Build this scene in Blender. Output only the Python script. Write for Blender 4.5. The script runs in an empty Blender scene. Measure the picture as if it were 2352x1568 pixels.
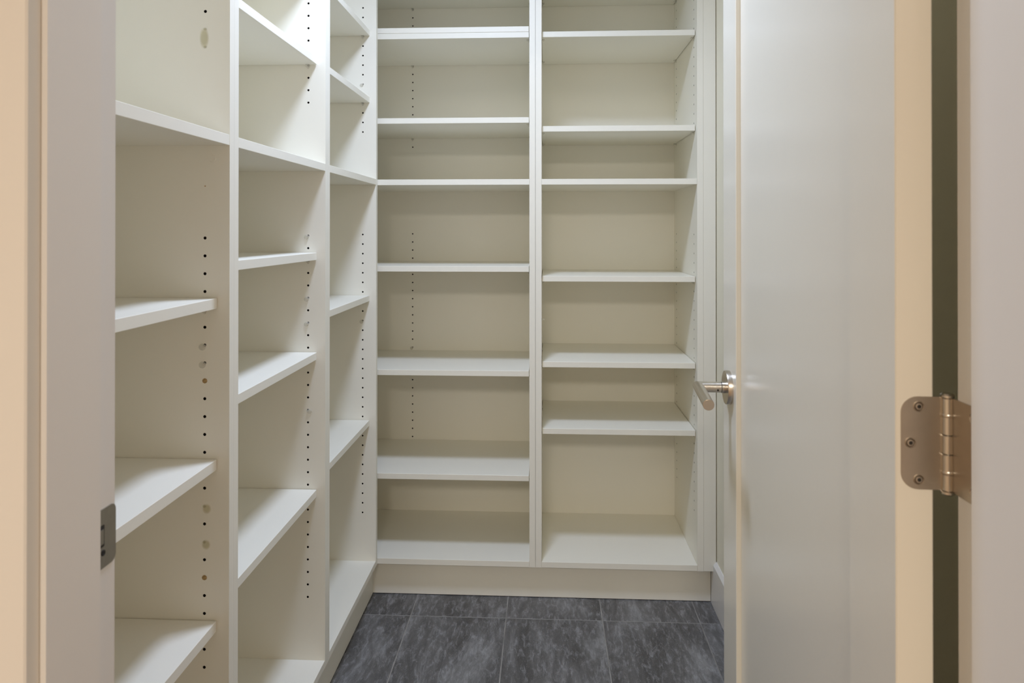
import bpy, bmesh, math, random
from mathutils import Vector, Matrix
random.seed(7)
S = bpy.context.scene
COL = S.collection
H = 1.24                      # eye height
# ---------------------------------------------------------------- camera
cd = bpy.data.cameras.new('camera')
cd.sensor_width = 36.0
cd.lens = 1590.0 / 2352.0 * 36.0
PITCH = 0.004
cd.shift_y = -(255 + 1590 * math.tan(PITCH)) / 2352.0
cd.clip_start = 0.02
cd.dof.use_dof = True
cd.dof.focus_distance = 2.0
cd.dof.aperture_fstop = 10.0
cam = bpy.data.objects.new('camera', cd)
COL.objects.link(cam)
cam.location = (0, 0, H)
cam.rotation_euler = (math.pi / 2 + PITCH, 0, 0.0481)
S.camera = cam
# ---------------------------------------------------------------- world, lights, exposure
w = bpy.data.worlds.new('world')
S.world = w
w.use_nodes = True
w.node_tree.nodes['Background'].inputs[0].default_value = (1.0, 0.93, 0.84, 1)
w.node_tree.nodes['Background'].inputs[1].default_value = 0.3
S.view_settings.view_transform = 'Standard'
S.view_settings.look = 'None'
S.view_settings.gamma = 1.0
S.view_settings.use_curve_mapping = False
S.view_settings.exposure = 0.18
S.cycles.max_bounces = 12
S.cycles.diffuse_bounces = 10


def lamp(name, loc, size, power, color, rot=(0, 0, 0), shape='DISK'):
    l = bpy.data.lights.new(name, 'AREA')
    l.shape = shape
    l.size = size
    l.energy = power
    l.color = color
    o = bpy.data.objects.new(name, l)
    COL.objects.link(o)
    o.location = loc
    o.rotation_euler = rot
    return o


lamp('closet_ceiling_lamp', (-0.21, 1.48, 2.40), 0.24, 14.4, (0.655, 0.77, 1.02)).data.spread = math.radians(160)
lamp('hall_ceiling_lamp', (-0.22, -2.2, 2.40), 0.8, 68.0, (1.0, 0.915, 0.795))


# ---------------------------------------------------------------- materials
def mat(name, color, rough=0.5, metal=0.0, var=0.0, vscale=6.0, bump=0.0, bscale=200.0, coat=0.0):
    m = bpy.data.materials.new(name)
    m.use_nodes = True
    nt = m.node_tree
    b = nt.nodes['Principled BSDF']
    b.inputs['Base Color'].default_value = (*color, 1)
    b.inputs['Roughness'].default_value = rough
    b.inputs['Metallic'].default_value = metal
    b.inputs['Coat Weight'].default_value = coat
    tc = nt.nodes.new('ShaderNodeTexCoord')
    if var:
        n = nt.nodes.new('ShaderNodeTexNoise')
        n.inputs['Scale'].default_value = vscale
        n.inputs['Detail'].default_value = 4
        nt.links.new(tc.outputs['Object'], n.inputs['Vector'])
        mx = nt.nodes.new('ShaderNodeMix')
        mx.data_type = 'RGBA'
        mx.inputs['A'].default_value = (*[c * (1 - var) for c in color], 1)
        mx.inputs['B'].default_value = (*[min(1, c * (1 + var)) for c in color], 1)
        nt.links.new(n.outputs['Fac'], mx.inputs['Factor'])
        nt.links.new(mx.outputs['Result'], b.inputs['Base Color'])
    if bump:
        n2 = nt.nodes.new('ShaderNodeTexNoise')
        n2.inputs['Scale'].default_value = bscale
        n2.inputs['Detail'].default_value = 2
        nt.links.new(tc.outputs['Object'], n2.inputs['Vector'])
        bp = nt.nodes.new('ShaderNodeBump')
        bp.inputs['Strength'].default_value = bump
        bp.inputs['Distance'].default_value = 0.001
        nt.links.new(n2.outputs['Fac'], bp.inputs['Height'])
        nt.links.new(bp.outputs['Normal'], b.inputs['Normal'])
    return m


M = {}
M['melamine'] = mat('white_melamine', (0.875, 0.853, 0.765), 0.42, var=0.012, vscale=3.0, bump=0.03, bscale=400)
M['hole'] = mat('shade_dark_chipboard_hole', (0.016, 0.011, 0.007), 0.9)  # chipboard brown taken near black: the holes' inner shade is in the colour
M['brown'] = mat('torn_chipboard', (0.40, 0.27, 0.12), 0.9, var=0.95, vscale=420)
M['paint'] = mat('white_trim_paint', (0.80, 0.782, 0.755), 0.32, var=0.01, vscale=4.0, bump=0.05, bscale=60)
M['doorpaint'] = mat('white_door_paint', (0.80, 0.765, 0.675), 0.26, var=0.01, vscale=4.0, bump=0.06, bscale=45)
M['wall'] = mat('closet_wall_paint', (0.85, 0.81, 0.67), 0.7, var=0.01, bump=0.1, bscale=250)
M['hallwall'] = mat('hall_wall_paint', (0.72, 0.67, 0.59), 0.7, var=0.01, bump=0.1, bscale=250)
M['ceil'] = mat('ceiling_paint', (0.84, 0.83, 0.81), 0.8, bump=0.1, bscale=250)
M['grout'] = mat('pale_grout', (0.27, 0.262, 0.248), 0.9, var=0.55, vscale=14)
M['hallfloor'] = mat('hall_floor', (0.30, 0.20, 0.12), 0.5, var=0.2, vscale=3)
M['nickel'] = mat('satin_nickel', (0.62, 0.57, 0.50), 0.28, 1.0, bump=0.02, bscale=900)
M['hingemetal'] = mat('brushed_nickel_hinge', (0.50, 0.44, 0.37), 0.38, 1.0, var=0.06, vscale=90, bump=0.03, bscale=700)
M['shadedark'] = mat('recess_shade_dark', (0.02, 0.017, 0.014), 0.6)  # near black: shade painted into recesses, also colours the small dark screws
M['strike'] = mat('tarnished_strike_metal', (0.36, 0.33, 0.28), 0.42, 1.0, var=0.12, vscale=120)


def plastic():
    m = bpy.data.materials.new('clear_plastic')
    m.use_nodes = True
    nt = m.node_tree
    b = nt.nodes['Principled BSDF']
    b.inputs['Base Color'].default_value = (0.78, 0.76, 0.68, 1)
    b.inputs['Roughness'].default_value = 0.2
    b.inputs['Alpha'].default_value = 0.30
    n = nt.nodes.new('ShaderNodeTexNoise')
    n.inputs['Scale'].default_value = 300
    r = nt.nodes.new('ShaderNodeMapRange')
    r.inputs['To Min'].default_value = 0.12
    r.inputs['To Max'].default_value = 0.35
    nt.links.new(n.outputs['Fac'], r.inputs['Value'])
    nt.links.new(r.outputs['Result'], b.inputs['Roughness'])
    return m


def glue():
    m = bpy.data.materials.new('yellow_glue')
    m.use_nodes = True
    nt = m.node_tree
    b = nt.nodes['Principled BSDF']
    b.inputs['Base Color'].default_value = (0.66, 0.61, 0.36, 1)
    b.inputs['Roughness'].default_value = 0.3
    n = nt.nodes.new('ShaderNodeTexNoise')
    n.inputs['Scale'].default_value = 120
    r = nt.nodes.new('ShaderNodeMapRange')
    r.inputs['To Min'].default_value = 0.10
    r.inputs['To Max'].default_value = 0.40
    nt.links.new(n.outputs['Fac'], r.inputs['Value'])
    tc = nt.nodes.new('ShaderNodeTexCoord')
    g = nt.nodes.new('ShaderNodeVectorMath')
    g.operation = 'MULTIPLY_ADD'
    g.inputs[1].default_value = (2, 0, 2)
    g.inputs[2].default_value = (-1, 0, -1)
    nt.links.new(tc.outputs['Generated'], g.inputs[0])
    ln = nt.nodes.new('ShaderNodeVectorMath')
    ln.operation = 'LENGTH'
    nt.links.new(g.outputs[0], ln.inputs[0])
    f = nt.nodes.new('ShaderNodeMapRange')
    f.interpolation_type = 'SMOOTHSTEP'
    f.inputs['From Min'].default_value = 1.0
    f.inputs['From Max'].default_value = 0.45
    nt.links.new(ln.outputs['Value'], f.inputs['Value'])
    mu = nt.nodes.new('ShaderNodeMath')
    mu.operation = 'MULTIPLY'
    nt.links.new(f.outputs['Result'], mu.inputs[0])
    nt.links.new(r.outputs['Result'], mu.inputs[1])
    nt.links.new(mu.outputs[0], b.inputs['Alpha'])
    return m


M['plastic'] = plastic()
M['glue'] = glue()


def slate():
    m = bpy.data.materials.new('slate_look_tile')
    m.use_nodes = True
    nt = m.node_tree
    L = nt.links
    b = nt.nodes['Principled BSDF']
    tc = nt.nodes.new('ShaderNodeTexCoord')
    oi = nt.nodes.new('ShaderNodeObjectInfo')
    off = nt.nodes.new('ShaderNodeVectorMath')
    off.operation = 'SCALE'
    off.inputs[0].default_value = (13.0, 7.0, 3.0)
    L.new(oi.outputs['Random'], off.inputs['Scale'])
    add = nt.nodes.new('ShaderNodeVectorMath')
    L.new(tc.outputs['Object'], add.inputs[0])
    L.new(off.outputs[0], add.inputs[1])
    mp = nt.nodes.new('ShaderNodeMapping')
    mp.inputs['Rotation'].default_value = (0, 0, math.radians(24))
    mp.inputs['Scale'].default_value = (1.0, 0.30, 1.0)
    L.new(add.outputs[0], mp.inputs['Vector'])
    rot = nt.nodes.new('ShaderNodeMapRange')
    rot.inputs['To Min'].default_value = math.radians(-8)
    rot.inputs['To Max'].default_value = math.radians(38)
    L.new(oi.outputs['Random'], rot.inputs['Value'])
    cr = nt.nodes.new('ShaderNodeCombineXYZ')
    L.new(rot.outputs['Result'], cr.inputs['Z'])
    L.new(cr.outputs[0], mp.inputs['Rotation'])

    def noise(vec, scale, detail, rough, dist=0.0):
        n = nt.nodes.new('ShaderNodeTexNoise')
        n.inputs['Scale'].default_value = scale
        n.inputs['Detail'].default_value = detail
        n.inputs['Roughness'].default_value = rough
        n.inputs['Distortion'].default_value = dist
        L.new(vec, n.inputs['Vector'])
        return n.outputs['Fac']
    big = noise(mp.outputs[0], 8, 9, 0.70, 0.8)
    streak = noise(mp.outputs[0], 70, 5, 0.75, 0.5)
    fine = noise(add.outputs[0], 420, 3, 0.8)
    r1 = nt.nodes.new('ShaderNodeValToRGB')
    e = r1.color_ramp.elements
    e[0].position, e[0].color = 0.40, (0.068, 0.066, 0.066, 1)
    e[1].position, e[1].color = 0.72, (0.290, 0.292, 0.300, 1)
    mid = e.new(0.52)
    mid.color = (0.122, 0.120, 0.121, 1)
    L.new(big, r1.inputs['Fac'])

    def layer(base, fac, lo, hi, col, amt):
        mr = nt.nodes.new('ShaderNodeMapRange')
        mr.inputs['From Min'].default_value = lo
        mr.inputs['From Max'].default_value = hi
        mr.inputs['To Max'].default_value = amt
        L.new(fac, mr.inputs['Value'])
        mx = nt.nodes.new('ShaderNodeMix')
        mx.data_type = 'RGBA'
        L.new(mr.outputs['Result'], mx.inputs['Factor'])
        L.new(base, mx.inputs['A'])
        mx.inputs['B'].default_value = (*col, 1)
        return mx.outputs['Result']
    c = layer(r1.outputs['Color'], streak, 0.50, 0.75, (0.514, 0.525, 0.555), 0.5)
    c = layer(c, streak, 0.48, 0.25, (0.077, 0.075, 0.078), 0.55)
    c = layer(c, fine, 0.60, 0.74, (0.60, 0.60, 0.60), 0.55)
    c = layer(c, fine, 0.42, 0.25, (0.077, 0.079, 0.082), 0.4)
    L.new(c, b.inputs['Base Color'])
    b.inputs['Roughness'].default_value = 0.48
    bp = nt.nodes.new('ShaderNodeBump')
    bp.inputs['Strength'].default_value = 0.25
    bp.inputs['Distance'].default_value = 0.002
    L.new(streak, bp.inputs['Height'])
    L.new(bp.outputs['Normal'], b.inputs['Normal'])
    return m


M['slate'] = slate()


# ---------------------------------------------------------------- helpers
def obj(name, bm, mats, parent=None, loc=None, smooth=False):
    """link a bmesh as one mesh object; its vertices are shifted so that loc (default: the parent's world origin) is its own origin"""
    me = bpy.data.meshes.new(name)
    o = bpy.data.objects.new(name, me)
    COL.objects.link(o)
    pw = Vector(parent['wloc']) if parent else Vector((0, 0, 0))
    wl = Vector(loc) if loc is not None else pw
    bmesh.ops.translate(bm, verts=bm.verts, vec=-wl)
    bm.to_mesh(me)
    bm.free()
    if smooth:
        me.shade_smooth()
        try:
            me.set_sharp_from_angle(angle=math.radians(40))
        except Exception:
            pass
    for m in (mats if isinstance(mats, (list, tuple)) else [mats]):
        me.materials.append(m)
    o['wloc'] = tuple(wl)
    if parent:
        o.parent = parent
        o.location = wl - pw
    else:
        o.location = wl
    return o


def again(o, parent, loc):
    """another copy of a part, sharing its mesh"""
    c = o.copy()
    COL.objects.link(c)
    c.parent = parent
    c.location = Vector(loc) - Vector(parent['wloc'])
    c['wloc'] = tuple(loc)
    return c


def empty(name, loc, label=None, cat=None, group=None, kind=None):
    o = bpy.data.objects.new(name, None)
    COL.objects.link(o)
    o.empty_display_size = 0.1
    o.location = loc
    o['wloc'] = tuple(loc)
    tag(o, label, cat, group, kind)
    return o


def tag(o, label=None, cat=None, group=None, kind=None):
    if label:
        o['label'] = label
    if cat:
        o['category'] = cat
    if group:
        o['group'] = group
    if kind:
        o['kind'] = kind
    return o


def clean():
    for o in bpy.data.objects:
        if 'wloc' in o:
            del o['wloc']


def box(bm, x0, x1, y0, y1, z0, z1, bevel=0.0):
    vs = [bm.verts.new(p) for p in ((x0, y0, z0), (x1, y0, z0), (x1, y1, z0), (x0, y1, z0), (x0, y0, z1), (x1, y0, z1), (x1, y1, z1), (x0, y1, z1))]
    fs = [bm.faces.new([vs[i] for i in q]) for q in ((3, 2, 1, 0), (4, 5, 6, 7), (0, 1, 5, 4), (1, 2, 6, 5), (2, 3, 7, 6), (3, 0, 4, 7))]
    if bevel:
        es = list({e for f in fs for e in f.edges})
        bmesh.ops.bevel(bm, geom=es, offset=bevel, segments=1, affect='EDGES')
    return bm


def nb():
    return bmesh.new()


def prism(bm, pts, z0, z1):
    """extrude a plan polygon (counter-clockwise) between two heights"""
    a = [bm.verts.new((x, y, z0)) for x, y in pts]
    b = [bm.verts.new((x, y, z1)) for x, y in pts]
    n = len(pts)
    bm.faces.new(a[::-1])
    bm.faces.new(b)
    for i in range(n):
        bm.faces.new((a[i], a[(i + 1) % n], b[(i + 1) % n], b[i]))
    return bm


def holed_panel(bm, x0, x1, y0, y1, z0, z1, axis, neg=None, pos=None, R=0.0028, depth=0.011):
    """a board with rows of drilled shelf-pin holes in its faces across `axis`; neg/pos: {column: [heights]}; material 1 inside the holes"""
    if axis == 'y':
        u0, u1, n0, n1 = x0, x1, y0, y1
        P = lambda u, z, n: (u, n, z)
    else:
        u0, u1, n0, n1 = y0, y1, x0, x1
        P = lambda u, z, n: (n, u, z)

    def q(pts, mi=0):
        f = bm.faces.new([bm.verts.new(p) for p in pts])
        f.material_index = mi
    # the four narrow sides
    q([P(u0, z0, n0), P(u0, z0, n1), P(u0, z1, n1), P(u0, z1, n0)])
    q([P(u1, z0, n0), P(u1, z1, n0), P(u1, z1, n1), P(u1, z0, n1)])
    q([P(u0, z0, n0), P(u1, z0, n0), P(u1, z0, n1), P(u0, z0, n1)])
    q([P(u0, z1, n0), P(u0, z1, n1), P(u1, z1, n1), P(u1, z1, n0)])
    for n, d, cols in ((n0, 1, neg), (n1, -1, pos)):
        if not cols:
            q([P(u0, z0, n), P(u1, z0, n), P(u1, z1, n), P(u0, z1, n)])
            continue
        s = 0.007
        ue = u0
        for c in sorted(cols):
            q([P(ue, z0, n), P(c - s, z0, n), P(c - s, z1, n), P(ue, z1, n)])
            ze = z0
            for h in sorted(cols[c]):
                q([P(c - s, ze, n), P(c + s, ze, n), P(c + s, h - s, n), P(c - s, h - s, n)])
                ze = h + s
                N = 16
                for i in range(N):
                    quad = []
                    ring = []
                    for j in (i, (i + 1) % N):
                        a = 2 * math.pi * j / N
                        ca, sa = math.cos(a), math.sin(a)
                        k = s / max(abs(ca), abs(sa))
                        quad.append((c + k * ca, h + k * sa))
                        ring.append((c + R * ca, h + R * sa))
                    q([P(*quad[0], n), P(*quad[1], n), P(*ring[1], n), P(*ring[0], n)])
                    q([P(*ring[0], n), P(*ring[1], n), P(*ring[1], n + d * depth), P(*ring[0], n + d * depth)], 1)
                    q([P(*ring[0], n + d * depth), P(*ring[1], n + d * depth), P(c, h, n + d * depth)], 1)
            q([P(c - s, ze, n), P(c + s, ze, n), P(c + s, z1, n), P(c - s, z1, n)])
            ue = c + s
        q([P(ue, z0, n), P(u1, z0, n), P(u1, z1, n), P(ue, z1, n)])
    bmesh.ops.remove_doubles(bm, verts=bm.verts, dist=1e-6)
    bmesh.ops.recalc_face_normals(bm, faces=bm.faces)
    return bm


def cyl(bm, p0, p1, r0, r1=None, n=24, caps=True):
    r1 = r0 if r1 is None else r1
    p0, p1 = Vector(p0), Vector(p1)
    d = (p1 - p0).normalized()
    t = Vector((0, 0, 1)) if abs(d.z) < 0.9 else Vector((1, 0, 0))
    e1 = d.cross(t).normalized()
    e2 = d.cross(e1)
    a = []
    b = []
    for i in range(n):
        th = 2 * math.pi * i / n
        v = e1 * math.cos(th) + e2 * math.sin(th)
        a.append(bm.verts.new(p0 + v * r0))
        b.append(bm.verts.new(p1 + v * r1))
    for i in range(n):
        bm.faces.new((a[i], b[i], b[(i + 1) % n], a[(i + 1) % n]))
    if caps:
        bm.faces.new(a)
        bm.faces.new(b[::-1])
    return bm


def lathe(bm, origin, axis, prof, n=40, closed=True):
    """revolve (radius, distance) pairs about an axis"""
    o, d = Vector(origin), Vector(axis).normalized()
    t = Vector((0, 0, 1)) if abs(d.z) < 0.9 else Vector((1, 0, 0))
    e1 = d.cross(t).normalized()
    e2 = d.cross(e1)
    rings = []
    for r, h in prof:
        rings.append([bm.verts.new(o + d * h + (e1 * math.cos(2 * math.pi * i / n) + e2 * math.sin(2 * math.pi * i / n)) * r) for i in range(n)])
    for a, b in zip(rings, rings[1:]):
        for i in range(n):
            bm.faces.new((a[i], b[i], b[(i + 1) % n], a[(i + 1) % n]))
    if closed:
        bm.faces.new(rings[0])
        bm.faces.new(rings[-1][::-1])
    return bm


# ================================================================ THE SETTING
CEIL = 2.44
YW0, YW1 = 0.562, 0.670          # door wall, hall face and closet face
XL, XR = -0.985, 0.564           # closet walls
YB = 2.735                       # closet back wall
JL, JR = -0.428, 0.387           # rebated jamb faces
HX0, HX1, HY0 = -1.5, 1.5, -4.5  # hall


def struct(name, bm, m, parent=None):
    o = obj(name, bm, m, parent)
    o['kind'] = 'structure'
    return o


fl = struct('floor', box(nb(), XL - .1, XR + .1, 0.55, YB + .1, -0.12, -0.0007), M['grout'])
struct('floor', box(nb(), HX0 - .1, HX1 + .1, HY0 - .1, 0.55, -0.12, 0.0), M['hallfloor'])
# tiles, each a part of the floor
TW, TL, GR = 0.3075, 0.6125, 0.0028
xs = [-0.126 + TW * k for k in range(-3, 3)]
ys = [2.217 + TL * k for k in (-3, -2, -1, 0)]
for i, x in enumerate(xs):
    for y in ys:
        xa, xb = max(x + GR / 2, XL), min(x + TW - GR / 2, XR)
        ya, yb = max(y + GR / 2, 0.552), min(y + TL - GR / 2, YB)
        if xb - xa < 0.02 or yb - ya < 0.02:
            continue
        obj('tile', box(nb(), xa, xb, ya, yb, -0.011, random.uniform(-0.0003, 0), 0.0008), M['slate'], fl, loc=((xa + xb) / 2, (ya + yb) / 2, 0))
struct('ceiling', box(nb(), XL - .1, XR + .1, YW0, YB + .1, CEIL, CEIL + .1), M['ceil'])
struct('ceiling', box(nb(), HX0 - .1, HX1 + .1, HY0 - .1, YW0, CEIL, CEIL + .1), M['ceil'])
struct('wall_left', box(nb(), XL - .1, XL, YW1, YB + .1, 0, CEIL), M['wall'])
struct('wall_right', box(nb(), XR, XR + .1, YW1, YB + .1, 0, CEIL), M['wall'])
struct('wall_back', box(nb(), XL, XR, YB, YB + .1, 0, CEIL), M['wall'])
# door wall with its opening (three pieces of one wall)
bm = nb()
box(bm, HX0, JL - 0.019, YW0, YW1, 0, CEIL)
box(bm, JR + 0.019, HX1, YW0, YW1, 0, CEIL)
box(bm, JL - 0.019, JR + 0.019, YW0, YW1, 2.075, CEIL)
struct('wall_front', bm, M['hallwall'])
struct('wall_hall_left', box(nb(), HX0 - .1, HX0, HY0, YW0, 0, CEIL), M['hallwall'])
struct('wall_hall_right', box(nb(), HX1, HX1 + .1, HY0, YW0, 0, CEIL), M['hallwall'])
struct('wall_hall_rear', box(nb(), HX0, HX1, HY0 - .1, HY0, 0, CEIL), M['hallwall'])
# baseboard on the right closet wall: flat board with an eased top
bm = nb()
prism(bm, [(0, 0), (1, 0), (1, 1), (0, 1)], 0, 1)
bm.clear()
prof = [(XR, 0.0), (XR - 0.012, 0.0), (XR - 0.012, 0.138), (XR - 0.004, 0.148), (XR, 0.148)]
a = [bm.verts.new((x, YW1 + 0.005, z)) for x, z in prof]
b = [bm.verts.new((x, 2.346, z)) for x, z in prof]
bm.faces.new(a)
bm.faces.new(b[::-1])
for i in range(5):
    bm.faces.new((a[i], b[i], b[(i + 1) % 5], a[(i + 1) % 5]))
struct('baseboard_right', bm, M['paint'])

# ---- door frame: rebated jambs, head, casings
jl = struct('trim_1', prism(nb(), [(JL - 0.018, YW0), (JL + 0.010, YW0), (JL + 0.010, 0.633), (JL, 0.633), (JL, YW1), (JL - 0.018, YW1)], 0, 2.055), M['paint'])
jr = struct('trim_2', prism(nb(), [(JR + 0.018, YW1), (JR, YW1), (JR, 0.633), (JR - 0.010, 0.633), (JR - 0.010, YW0), (JR + 0.018, YW0)], 0, 2.055), M['paint'])
bm = nb()
box(bm, JL - 0.018, JR + 0.018, YW0, 0.633, 2.045, 2.074)
box(bm, JL - 0.018, JR + 0.018, 0.633, YW1, 2.055, 2.074)
struct('trim_3', bm, M['paint'])
struct('trim_4', box(nb(), JL + 0.005 - 0.075, JL + 0.005, YW0 - 0.017, YW0, 0, 2.05, 0.0015), M['paint'])
struct('trim_5', box(nb(), JR - 0.005, JR - 0.005 + 0.075, YW0 - 0.017, YW0, 0, 2.05, 0.0015), M['paint'])
struct('trim_6', box(nb(), JL - 0.070, JR + 0.070, YW0 - 0.017, YW0, 2.05, 2.125, 0.0015), M['paint'])

# ---- strike plate on the left jamb (rounded plate, dark patch for the latch hole's shade, bent tongue, screws)
ZS = 0.942


def rounded_rect(cx, cy, hw, hh, r, n=6, corners=(1, 1, 1, 1)):
    pts = []
    for k, (sx, sy) in enumerate(((1, 1), (-1, 1), (-1, -1), (1, -1))):
        if corners[k]:
            for i in range(n + 1):
                t = math.pi / 2 * (k + i / n)
                pts.append((cx + sx * (hw - r) + r * math.cos(t), cy + sy * (hh - r) + r * math.sin(t)))
        else:
            pts.append((cx + sx * hw, cy + sy * hh))
    return pts


def plate_x(bm, pts, x0, x1):
    """plate with outline pts=(y,z), between x0 and x1"""
    a = [bm.verts.new((x0, y, z)) for y, z in pts]
    b = [bm.verts.new((x1, y, z)) for y, z in pts]
    n = len(pts)
    bm.faces.new(a)
    bm.faces.new(b[::-1])
    for i in range(n):
        bm.faces.new((a[i], b[i], b[(i + 1) % n], a[(i + 1) % n]))
    bmesh.ops.recalc_face_normals(bm, faces=bm.faces)
    return bm


sp = obj('strike_plate', plate_x(nb(), rounded_rect(0.654, ZS, 0.0165, 0.0285, 0.007), JL - 0.001, JL + 0.0010), M['strike'], jl)
obj('latch_hole_shade', plate_x(nb(), rounded_rect(0.6480, ZS + 0.0030, 0.0042, 0.0105, 0.001, 2), JL, JL + 0.0013), M['shadedark'], sp)  # solid dark patch on the plate, painting the shade inside the hole
bm = nb()
prism(bm, [(JL + 0.0012, 0.6452), (JL + 0.0022, 0.6452), (JL + 0.0018, 0.6505), (JL + 0.0012, 0.6505)], ZS - 0.0045, ZS + 0.0095)
obj('strike_tongue', bm, M['strike'], sp)
for dz in (-0.0135,):
    bm = nb()
    lathe(bm, (JL + 0.0012, 0.6505, ZS + dz), (1, 0, 0), [(0.0030, -0.0004), (0.0028, 0.0005), (0.0012, 0.0005), (0.001, 0.0001)], 14)
    obj('screw', bm, M['shadedark'], sp)

# ---- the open door
P = Vector((0.384, 0.682, 0))
TH = 0.05
D = Vector((math.sin(TH), math.cos(TH), 0))       # hinge edge -> latch edge
N = Vector((-math.cos(TH), math.sin(TH), 0))      # out of the hall face
DW, C0, DT = 0.807, 0.012, 0.0345
Z0D, Z1D = 0.012, 2.042
door = empty('door_1', (P.x, P.y, 0), 'white painted recessed-panel door standing open on the right with a lever handle', 'door', kind='structure')
MD = Matrix(((D.x, N.x, 0, P.x), (D.y, N.y, 0, P.y), (0, 0, 1, 0), (0, 0, 0, 1)))   # door coords (b along width, a across, z)


def dobj(name, bm, m, parent=None, smooth=False):
    bmesh.ops.transform(bm, matrix=MD, verts=bm.verts)
    bmesh.ops.recalc_face_normals(bm, faces=bm.faces)
    return obj(name, bm, m, parent or door, smooth=smooth)


SW, REC = 0.117, 0.0095
A0, A1 = C0, C0 + DT
B0, B1 = 0.0015, DW
dobj('stile', box(nb(), B0, SW, A0, A1, Z0D, Z1D, 0.0012), M['doorpaint'])
dobj('stile', box(nb(), B1 - SW, B1, A0, A1, Z0D, Z1D, 0.0012), M['doorpaint'])
dobj('rail', box(nb(), SW, B1 - SW, A0, A1, Z0D, Z0D + 0.22), M['doorpaint'])
dobj('rail', box(nb(), SW, B1 - SW, A0, A1, Z1D - 0.117, Z1D), M['doorpaint'])
dobj('panel', box(nb(), SW - 0.002, B1 - SW + 0.002, A0 + REC, A1 - REC, Z0D + 0.21, Z1D - 0.10), M['doorpaint'])

# lever handle on the hall face
ZH, BH = 0.921, DW - 0.062
hn = dobj('lever_handle', lathe(nb(), (BH, A1 + 0.010, ZH), (0, 1, 0), [(0.0118, -0.001), (0.0118, 0.007)], 32), M['nickel'], smooth=True)
dobj('rose', lathe(nb(), (BH, A1, ZH), (0, 1, 0), [(0.0338, 0.0), (0.0338, 0.0088), (0.0331, 0.0100), (0.010, 0.0100)], 56), M['nickel'], hn, smooth=True)
dobj('shadow_ring', lathe(nb(), (BH, A1 + 0.0168, ZH), (0, 1, 0), [(0.0106, -0.0006), (0.0106, 0.0018)], 32), M['shadedark'], hn, smooth=True)
# mitred rod: neck then grip
bm = nb()
r = 0.0108
LN, LG, DROOP = 0.062, 0.110, 0.010
n = 32
q0 = Vector((BH, A1 + 0.0180, ZH))
q1 = Vector((BH, A1 + LN, ZH))
q2 = Vector((BH - LG, A1 + LN, ZH - DROOP))
d1 = (q1 - q0).normalized()
d2 = (q2 - q1).normalized()
mn = (d1 - d2).normalized()      # the mitre plane's normal is along d1 + d2 reversed; slice each ring onto it
rings = []
zz = Vector((0, 0, 1))
e1 = Vector((1, 0, 0))
for i in range(n):
    th = 2 * math.pi * i / n
    v = e1 * math.cos(th) * r + zz * math.sin(th) * r
    rings.append(v)
pl = (d1 + d2).normalized()
ra = [bm.verts.new(q0 + v) for v in rings]
rm = []
for v in rings:
    p = q0 + v
    t = (q1 - p).dot(pl) / d1.dot(pl)
    rm.append(p + d1 * t)
rmv = [bm.verts.new(p) for p in rm]
rc = []
for p in rm:
    t = (q2 - p).dot(d2)
    rc.append(bm.verts.new(p + d2 * t))
for A_, B_ in ((ra, rmv), (rmv, rc)):
    for i in range(n):
        bm.faces.new((A_[i], B_[i], B_[(i + 1) % n], A_[(i + 1) % n]))
bm.faces.new(ra)
bm.faces.new(rc[::-1])
es = [e for e in bm.edges if all(v in rc for v in e.verts)]
bmesh.ops.bevel(bm, geom=es, offset=0.0008, segments=2, affect='EDGES')
dobj('lever', bm, M['nickel'], hn, smooth=True)
dobj('set_screw', cyl(nb(), (BH - 0.0100, A1 + 0.0255, ZH - 0.004), (BH - 0.0112, A1 + 0.0255, ZH - 0.0044), 0.0019, n=12), M['shadedark'], hn)

# ---- hinge: a leaf let into the door edge, a knuckled barrel, and a leaf on the jamb
ZHG, HH = 1.0360, 0.0890
hz0, hz1 = ZHG - HH / 2, ZHG + HH / 2


def screw_head(bm, c, axis, r=0.0050):
    prof = [(r, -0.0004), (r, 0.0004), (r * 0.90, 0.0009), (r * 0.76, 0.0001), (r * 0.68, 0.0001), (r * 0.60, 0.0008), (r * 0.36, 0.0009), (r * 0.30, 0.0002), (0.0001, 0.0002)]
    k0 = len(bm.faces)
    lathe(bm, c, axis, prof, 20, closed=False)
    bm.faces.ensure_lookup_table()
    for i in range(k0, len(bm.faces)):
        if (i - k0) // 20 in (3, 6, 7):          # groove round the head and drive recess, their shade painted near black
            bm.faces[i].material_index = 1
    return bm


bm = nb()
R16 = 0.0158
pts = rounded_rect((0.002 + A1 - 0.0045) / 2, ZHG, (A1 - 0.0045 - 0.002) / 2, HH / 2, R16, 8, (1, 0, 0, 1))
a = [bm.verts.new((B0 - 0.0009, y, z)) for y, z in pts]
b = [bm.verts.new((B0 + 0.0012, y, z)) for y, z in pts]
bm.faces.new(a[::-1])
bm.faces.new(b)
for i in range(len(pts)):
    bm.faces.new((a[i], b[i], b[(i + 1) % len(pts)], a[(i + 1) % len(pts)]))
leaf = dobj('hinge_leaf', bm, M['hingemetal'])
for aa, dz in ((0.0258, 0.0350), (0.0335, 0.0000), (0.0258, -0.0352)):
    dobj('screw', screw_head(nb(), (B0 - 0.0011, aa, ZHG + dz), (-1, 0, 0)), [M['hingemetal'], M['shadedark']], leaf)
bar = empty('hinge_barrel', (P.x, P.y, 0))
bar.parent = door
bar.location = (0, 0, 0)
RB = 0.0056
kz = [hz0 + HH * t for t in (0, 0.185, 0.395, 0.600, 0.815, 1.0)]
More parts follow.
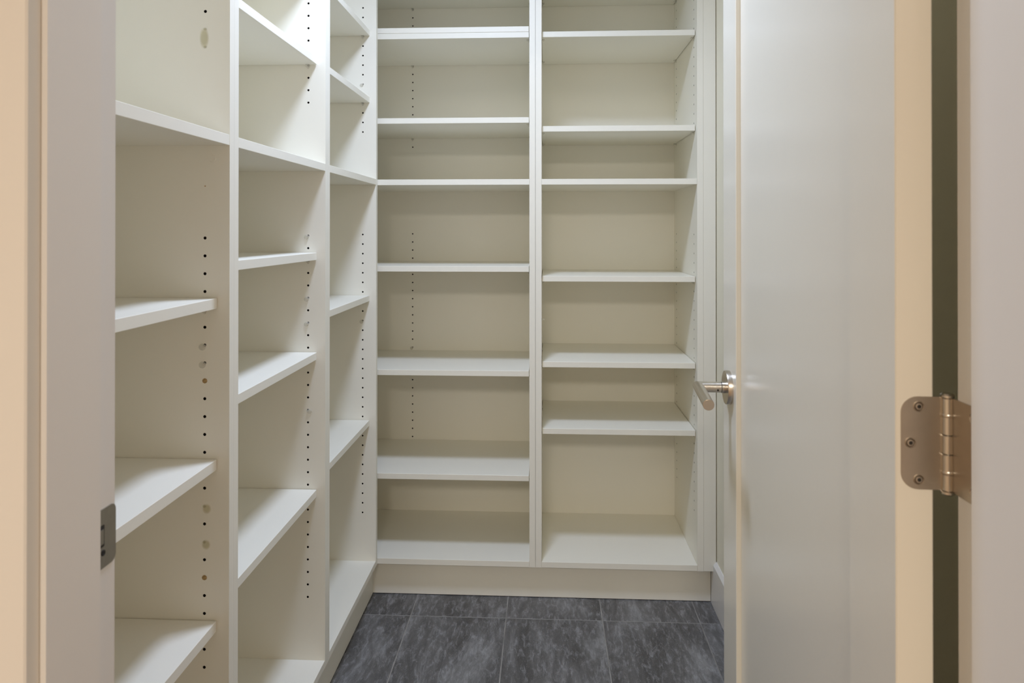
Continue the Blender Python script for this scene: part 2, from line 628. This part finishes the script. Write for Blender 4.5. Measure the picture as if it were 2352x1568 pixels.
for k in range(5):
    bm = nb()
    lathe(bm, (0, 0, kz[k] + 0.0003), (0, 0, 1), [(RB - 0.0006, 0), (RB, 0.0006), (RB, kz[k + 1] - kz[k] - 0.0012), (RB - 0.0006, kz[k + 1] - kz[k] - 0.0006)], 24)
    dobj('knuckle', bm, M['nickel'], bar, smooth=True)
for za, s in ((hz1, 1), (hz0, -1)):
    bm = nb()
    lathe(bm, (0, 0, za), (0, 0, s), [(RB, 0.0), (RB + 0.0006, 0.0004), (RB + 0.0006, 0.0024), (RB - 0.001, 0.0038)], 24)
    dobj('pin_cap', bm, M['nickel'], bar, smooth=True)
for za in (kz[1] + 0.0012, kz[4] - 0.0005):
    bm = nb()
    lathe(bm, (0, 0, za - 0.0015), (0, 0, 1), [(RB + 0.0002, 0), (RB + 0.0006, 0.0007), (RB + 0.0006, 0.0022), (RB + 0.0002, 0.003)], 24)
    dobj('bearing_ring', bm, M['nickel'], bar, smooth=True)
# jamb leaf
jleaf = obj('hinge_leaf', plate_x(nb(), rounded_rect((0.636 + P.y - 0.003) / 2, ZHG, (P.y - 0.003 - 0.636) / 2, HH / 2, 0.0135, 8, (0, 0, 0, 0)), JR - 0.0009, JR + 0.0008), M['hingemetal'], jr)
for yy, dz in ((0.6450, 0.0335), (0.6450, -0.0335)):
    obj('screw', screw_head(nb(), (JR - 0.0011, yy, ZHG + dz), (-1, 0, 0), 0.0050), [M['hingemetal'], M['shadedark']], jleaf)

# ================================================================ SHELVING
T = 0.019
ZB0, ZB1 = 0.118, 0.137       # bottom boards
ZF0, ZF1 = 1.3925, 1.4115     # fixed shelves
ZT = 2.300                    # tops
UP = [1.5693 + 0.032 * k for k in range(22)]
LO = [1.2264 - 0.032 * k for k in range(30)]
X0, XBK = -0.565, -0.970      # left run: fronts and backs
XS = -0.587                   # its loose shelves
YF, YBK = 2.311, 2.716        # back run
YS = 2.333
HXL, HXB = -0.610, -0.905     # hole columns in the left run
HYF, HYB = 2.362, 2.673       # hole columns in the back run

pin_proto = {}


def pin(parent, at, out, tab=None):
    """clear plastic support pin; out = the way it sticks out of the board, flat top level with at.z + .0015"""
    key = (tuple(out), tab)
    loc = Vector(at)
    if key in pin_proto:
        return again(pin_proto[key], parent, loc)
    o = Vector(out)
    s = Vector((-o.y, o.x, 0))
    bm = nb()
    cyl(bm, o * -0.004 + Vector((0, 0, -0.0012)), o * 0.006 + Vector((0, 0, -0.0012)), 0.0024, n=12)
    if tab is None:       # holds a shelf: flat pad and a rib below it
        pts = [o * 0.0004 + s * 0.0048 , o * 0.0004 - s * 0.0048, o * 0.0105 - s * 0.0042, o * 0.0105 + s * 0.0042]
        a = [bm.verts.new(p + Vector((0, 0, 0.0013))) for p in pts]
        b = [bm.verts.new(p * 1.0 + Vector((0, 0, -0.0010))) for p in pts]
        c = [bm.verts.new(o * 0.0004 + s * t + Vector((0, 0, -0.0085))) for t in (0.0012, -0.0012)]
        bm.faces.new(a)
        for i in range(4):
            bm.faces.new((a[i], b[i], b[(i + 1) % 4], a[(i + 1) % 4]))
        bm.faces.new((b[0], b[1], c[1], c[0]))
        bm.faces.new((b[1], b[2], c[1]))
        bm.faces.new((b[2], b[3], c[0], c[1]))
        bm.faces.new((b[3], b[0], c[0]))
    else:                 # left over in its hole, pad turned down
        lathe(bm, o * 0.0005 + s * (tab * 0.0045) + Vector((0, 0, -0.0035)), o, [(0.0062, 0), (0.0058, 0.0014), (0.0036, 0.0026)], 16)
    bmesh.ops.recalc_face_normals(bm, faces=bm.faces)
    bmesh.ops.translate(bm, verts=bm.verts, vec=loc)
    p = obj('shelf_pin', bm, M['plastic'], parent, loc=loc)
    pin_proto[key] = p
    return p


def disc_y(parent, name, at, r, m, rz=None, h=0.0006):
    """a flat oval lying on a board that faces -y"""
    rz = rz or r
    bm = nb()
    n = 20
    a = [bm.verts.new((at[0] + r * math.cos(2 * math.pi * i / n), at[1] - 0.00005, at[2] + rz * math.sin(2 * math.pi * i / n))) for i in range(n)]
    b = [bm.verts.new((at[0] + 0.9 * r * math.cos(2 * math.pi * i / n), at[1] - h, at[2] + 0.9 * rz * math.sin(2 * math.pi * i / n))) for i in range(n)]
    for i in range(n):
        bm.faces.new((a[i], a[(i + 1) % n], b[(i + 1) % n], b[i]))
    bm.faces.new(b)
    bm.faces.new(a[::-1])
    bmesh.ops.recalc_face_normals(bm, faces=bm.faces)
    return obj(name, bm, m, parent, loc=at)


def left_unit(y0, yi0, yi1, y1, label, shelves, holes):
    """one unit of the left run: y0..y1 outside, yi0..yi1 between its side boards; shelves = undersides"""
    u = empty('shelving_unit', ((X0 + XBK) / 2, (y0 + y1) / 2, 0), label, 'shelving unit', 'floor-to-ceiling white shelving units')
    g = 0.00015
    mm = [M['melamine'], M['hole']]
    both = {HXB: UP + LO, HXL: UP + LO}
    obj('side_panel', holed_panel(nb(), XBK + 0.012, X0, y0 + g, yi0, ZB0, ZT, 'y', pos=both), mm, u)
    obj('side_panel', holed_panel(nb(), XBK + 0.012, X0, yi1, y1 - g, ZB0, ZT, 'y', neg={HXB: UP + LO, HXL: holes}), mm, u)
    obj('back_panel', box(nb(), XBK, XBK + 0.0118, y0 + g, y1 - g, ZB0, ZT), M['melamine'], u)
    e = 0.0002
    obj('bottom_panel', box(nb(), XBK + 0.012, X0 - e, yi0 + e, yi1 - e, ZB0, ZB1, 0.0005), M['melamine'], u)
    obj('top_panel', box(nb(), XBK + 0.012, X0 - e, yi0 + e, yi1 - e, ZT - T, ZT, 0.0005), M['melamine'], u)
    obj('fixed_shelf', box(nb(), XBK + 0.012, X0 - e, yi0 + e, yi1 - e, ZF0, ZF1, 0.0005), M['melamine'], u)
    first = None
    for z in shelves:
        c = ((XS + XBK + 0.014) / 2, (yi0 + yi1) / 2, z)
        if first is None:
            first = obj('shelf', box(nb(), XBK + 0.014, XS, yi0 + 0.0019, yi1 - 0.0019, z, z + T, 0.0007), M['melamine'], u, loc=c)
        else:
            again(first, u, c)
        pin(u, (HXL, yi1, z - 0.0015), (0, -1, 0))
        pin(u, (HXB, yi1, z - 0.0015), (0, -1, 0))
    return u


def at(lst, *ks):
    return [lst[k] for k in ks]


def without(*ks):
    return [z for i, z in enumerate(LO) if i not in ks]


E_ = 0.0015
# nearest unit
YA = (0.6745, 0.6925, 1.2145, 1.2325)
u1 = left_unit(*YA, 'white shelving unit of the left run nearest the door frame, partly cut off by it', [LO[4] + E_, LO[13] + E_, LO[22] + E_], UP[2:] + without(8, 15, 17, 19))
ya = YA[2]
disc_y(u1, 'glue_mark', (HXL - 0.002, ya, (UP[0] + UP[1]) / 2), 0.0095, M['glue'], 0.021)
for z in (UP[0], UP[1]):
    disc_y(u1, 'filled_hole', (HXL, ya - 0.0006, z), 0.0038, M['glue'], 0.0030, 0.0012)
for k in (6, 7):
    pin(u1, (HXL, ya, LO[k]), (0, -1, 0), -1)
for k, dx in ((15, 0.004), (17, 0.003)):
    disc_y(u1, 'glue_mark', (HXL + dx, ya, LO[k] - 0.005), 0.009, M['glue'], 0.010)
    disc_y(u1, 'filled_hole', (HXL, ya - 0.0006, LO[k]), 0.0036, M['glue'], None, 0.0012)
for k in (8, 19):
    disc_y(u1, 'damaged_hole', (HXL, ya, LO[k]), 0.0046, M['brown'], None, 0.0008)['label'] = 'brown broken-out hole'
disc_y(u1, 'damaged_hole', (HXL, ya, 1.3195), 0.0012, M['brown'])
disc_y(u1, 'cover_cap', (-0.5966, ya, 1.3690), 0.0068, M['melamine'], None, 0.0013)
# middle unit
YM = (1.2325, 1.2505, 1.7560, 1.7735)
u2 = left_unit(*YM, 'white shelving unit in the middle of the left run, second from the door frame', [UP[10] + E_, UP[3] + E_, LO[2] + E_, LO[10] + E_, LO[21] + E_], UP + LO)
for k in (0, 5, 7):
    pin(u2, (HXL, YM[2], LO[k]), (0, -1, 0), -1)
pin(u2, (HXL, YM[2], LO[14]), (0, -1, 0), 1)
# far unit
YC = (1.7735, 1.7920, 2.2900, 2.3085)
u3 = left_unit(*YC, 'white shelving unit at the far end of the left run, in the corner', [UP[10] + E_, UP[3] + E_, LO[7] + E_, LO[20] + E_], UP + LO)
pin(u3, (HXL, YC[2], UP[5]), (0, -1, 0), -1)
pin(u3, (HXL, YC[2], LO[9]), (0, -1, 0), -1)


def back_unit(x0, xi0, xi1, x1, label, shelves, backcol, hl, hr, xpins):
    u = empty('shelving_unit', ((x0 + x1) / 2, (YF + YBK) / 2, 0), label, 'shelving unit', 'floor-to-ceiling white shelving units')
    g = 0.00015
    mm = [M['melamine'], M['hole']]
    cols = {HYF: UP + LO, HYB: UP + LO}
    obj('side_panel', holed_panel(nb(), x0 + g, xi0, YF, YBK, ZB0, ZT, 'x', pos=cols if hl else None), mm, u)
    obj('side_panel', holed_panel(nb(), xi1, x1 - g, YF, YBK, ZB0, ZT, 'x', neg=cols if hr else None), mm, u)
    obj('back_panel', holed_panel(nb(), x0 + g, x1 - g, YBK + 0.0003, YBK + 0.0155, ZB0, ZT, 'y', neg={backcol: UP + LO} if backcol else None), mm, u)
    e = 0.0003
    obj('bottom_panel', box(nb(), xi0 + e, xi1 - e, YF + e, YBK, ZB0, ZB1, 0.0005), M['melamine'], u)
    obj('top_panel', box(nb(), xi0 + e, xi1 - e, YF + e, YBK, ZT - T, ZT, 0.0005), M['melamine'], u)
    obj('fixed_shelf', box(nb(), xi0 + e, xi1 - e, YF + e, YBK, ZF0, ZF1, 0.0005), M['melamine'], u)
    first = None
    for z in shelves:
        c = ((xi0 + xi1) / 2, (YS + YBK) / 2, z)
        if first is None:
            first = obj('shelf', box(nb(), xi0 + 0.0022, xi1 - 0.0022, YS, YBK - 0.0008, z, z + T, 0.0007), M['melamine'], u, loc=c)
        else:
            again(first, u, c)
        for p, o in xpins:
            pin(u, (p[0], p[1], z - 0.0015), o)
    return u


XI = (-0.970, -0.951, -0.0531, -0.0332)
u4 = back_unit(*XI, 'white shelving unit on the back wall beside the corner, holding a doubled shelf board',
               [2.1170, UP[10] + E_, UP[1] + E_, LO[4] + E_, LO[15] + E_, LO[26] + E_], -0.524, False, True,
               [((-0.524, YBK), (0, -1, 0)), ((XI[2], HYF), (-1, 0, 0)), ((XI[2], HYB), (-1, 0, 0))])
pin(u4, (-0.524, YBK, LO[14]), (0, -1, 0), -1)
XJ = (-0.0326, -0.0125, 0.5007, 0.5207)
u5 = back_unit(*XJ, 'white shelving unit on the back wall at the right, next to the door handle',
               [2.1170, UP[10] + E_, UP[0] + E_ + 0.0015, LO[5] + E_, LO[14] + E_, LO[21] + E_], None, True, True,
               [((XJ[1], HYF), (1, 0, 0)), ((XJ[1], HYB), (1, 0, 0)), ((XJ[2], HYF), (-1, 0, 0)), ((XJ[2], HYB), (-1, 0, 0))])
pin(u5, (XJ[1], HYF, LO[9]), (1, 0, 0))
obj('filler_strip', box(nb(), 0.5211, 0.5612, YF + 0.0006, YF + 0.019, ZB0, ZT, 0.0004), M['melamine'], u5)

# a spare board lying on the second shelf from the top
zz_ = UP[10] + E_ + T
tag(obj('shelf_board', box(nb(), -0.930, -0.0556, YS - 0.0005, YBK - 0.004, zz_ + 0.0004, zz_ + T, 0.0009), M['melamine'], loc=(-0.49, 2.52, zz_)),
    'loose white shelf board lying on top of another shelf near the top', 'shelf board')
# plinths
tag(obj('toe_kick', box(nb(), -0.607, -0.589, 0.6745, 2.3465, 0.0022, ZB0 - 0.0004), M['melamine'], loc=(-0.598, 1.5, 0)),
    'white toe kick board running along the floor under the left shelving run', 'toe kick', 'toe kick boards')
tag(obj('toe_kick', box(nb(), -0.607, 0.5512, 2.347, 2.365, 0.0022, ZB0 - 0.0004), M['melamine'], loc=(0, 2.356, 0)),
    'white toe kick board on the dark floor tiles under the back shelving', 'toe kick', 'toe kick boards')
clean()
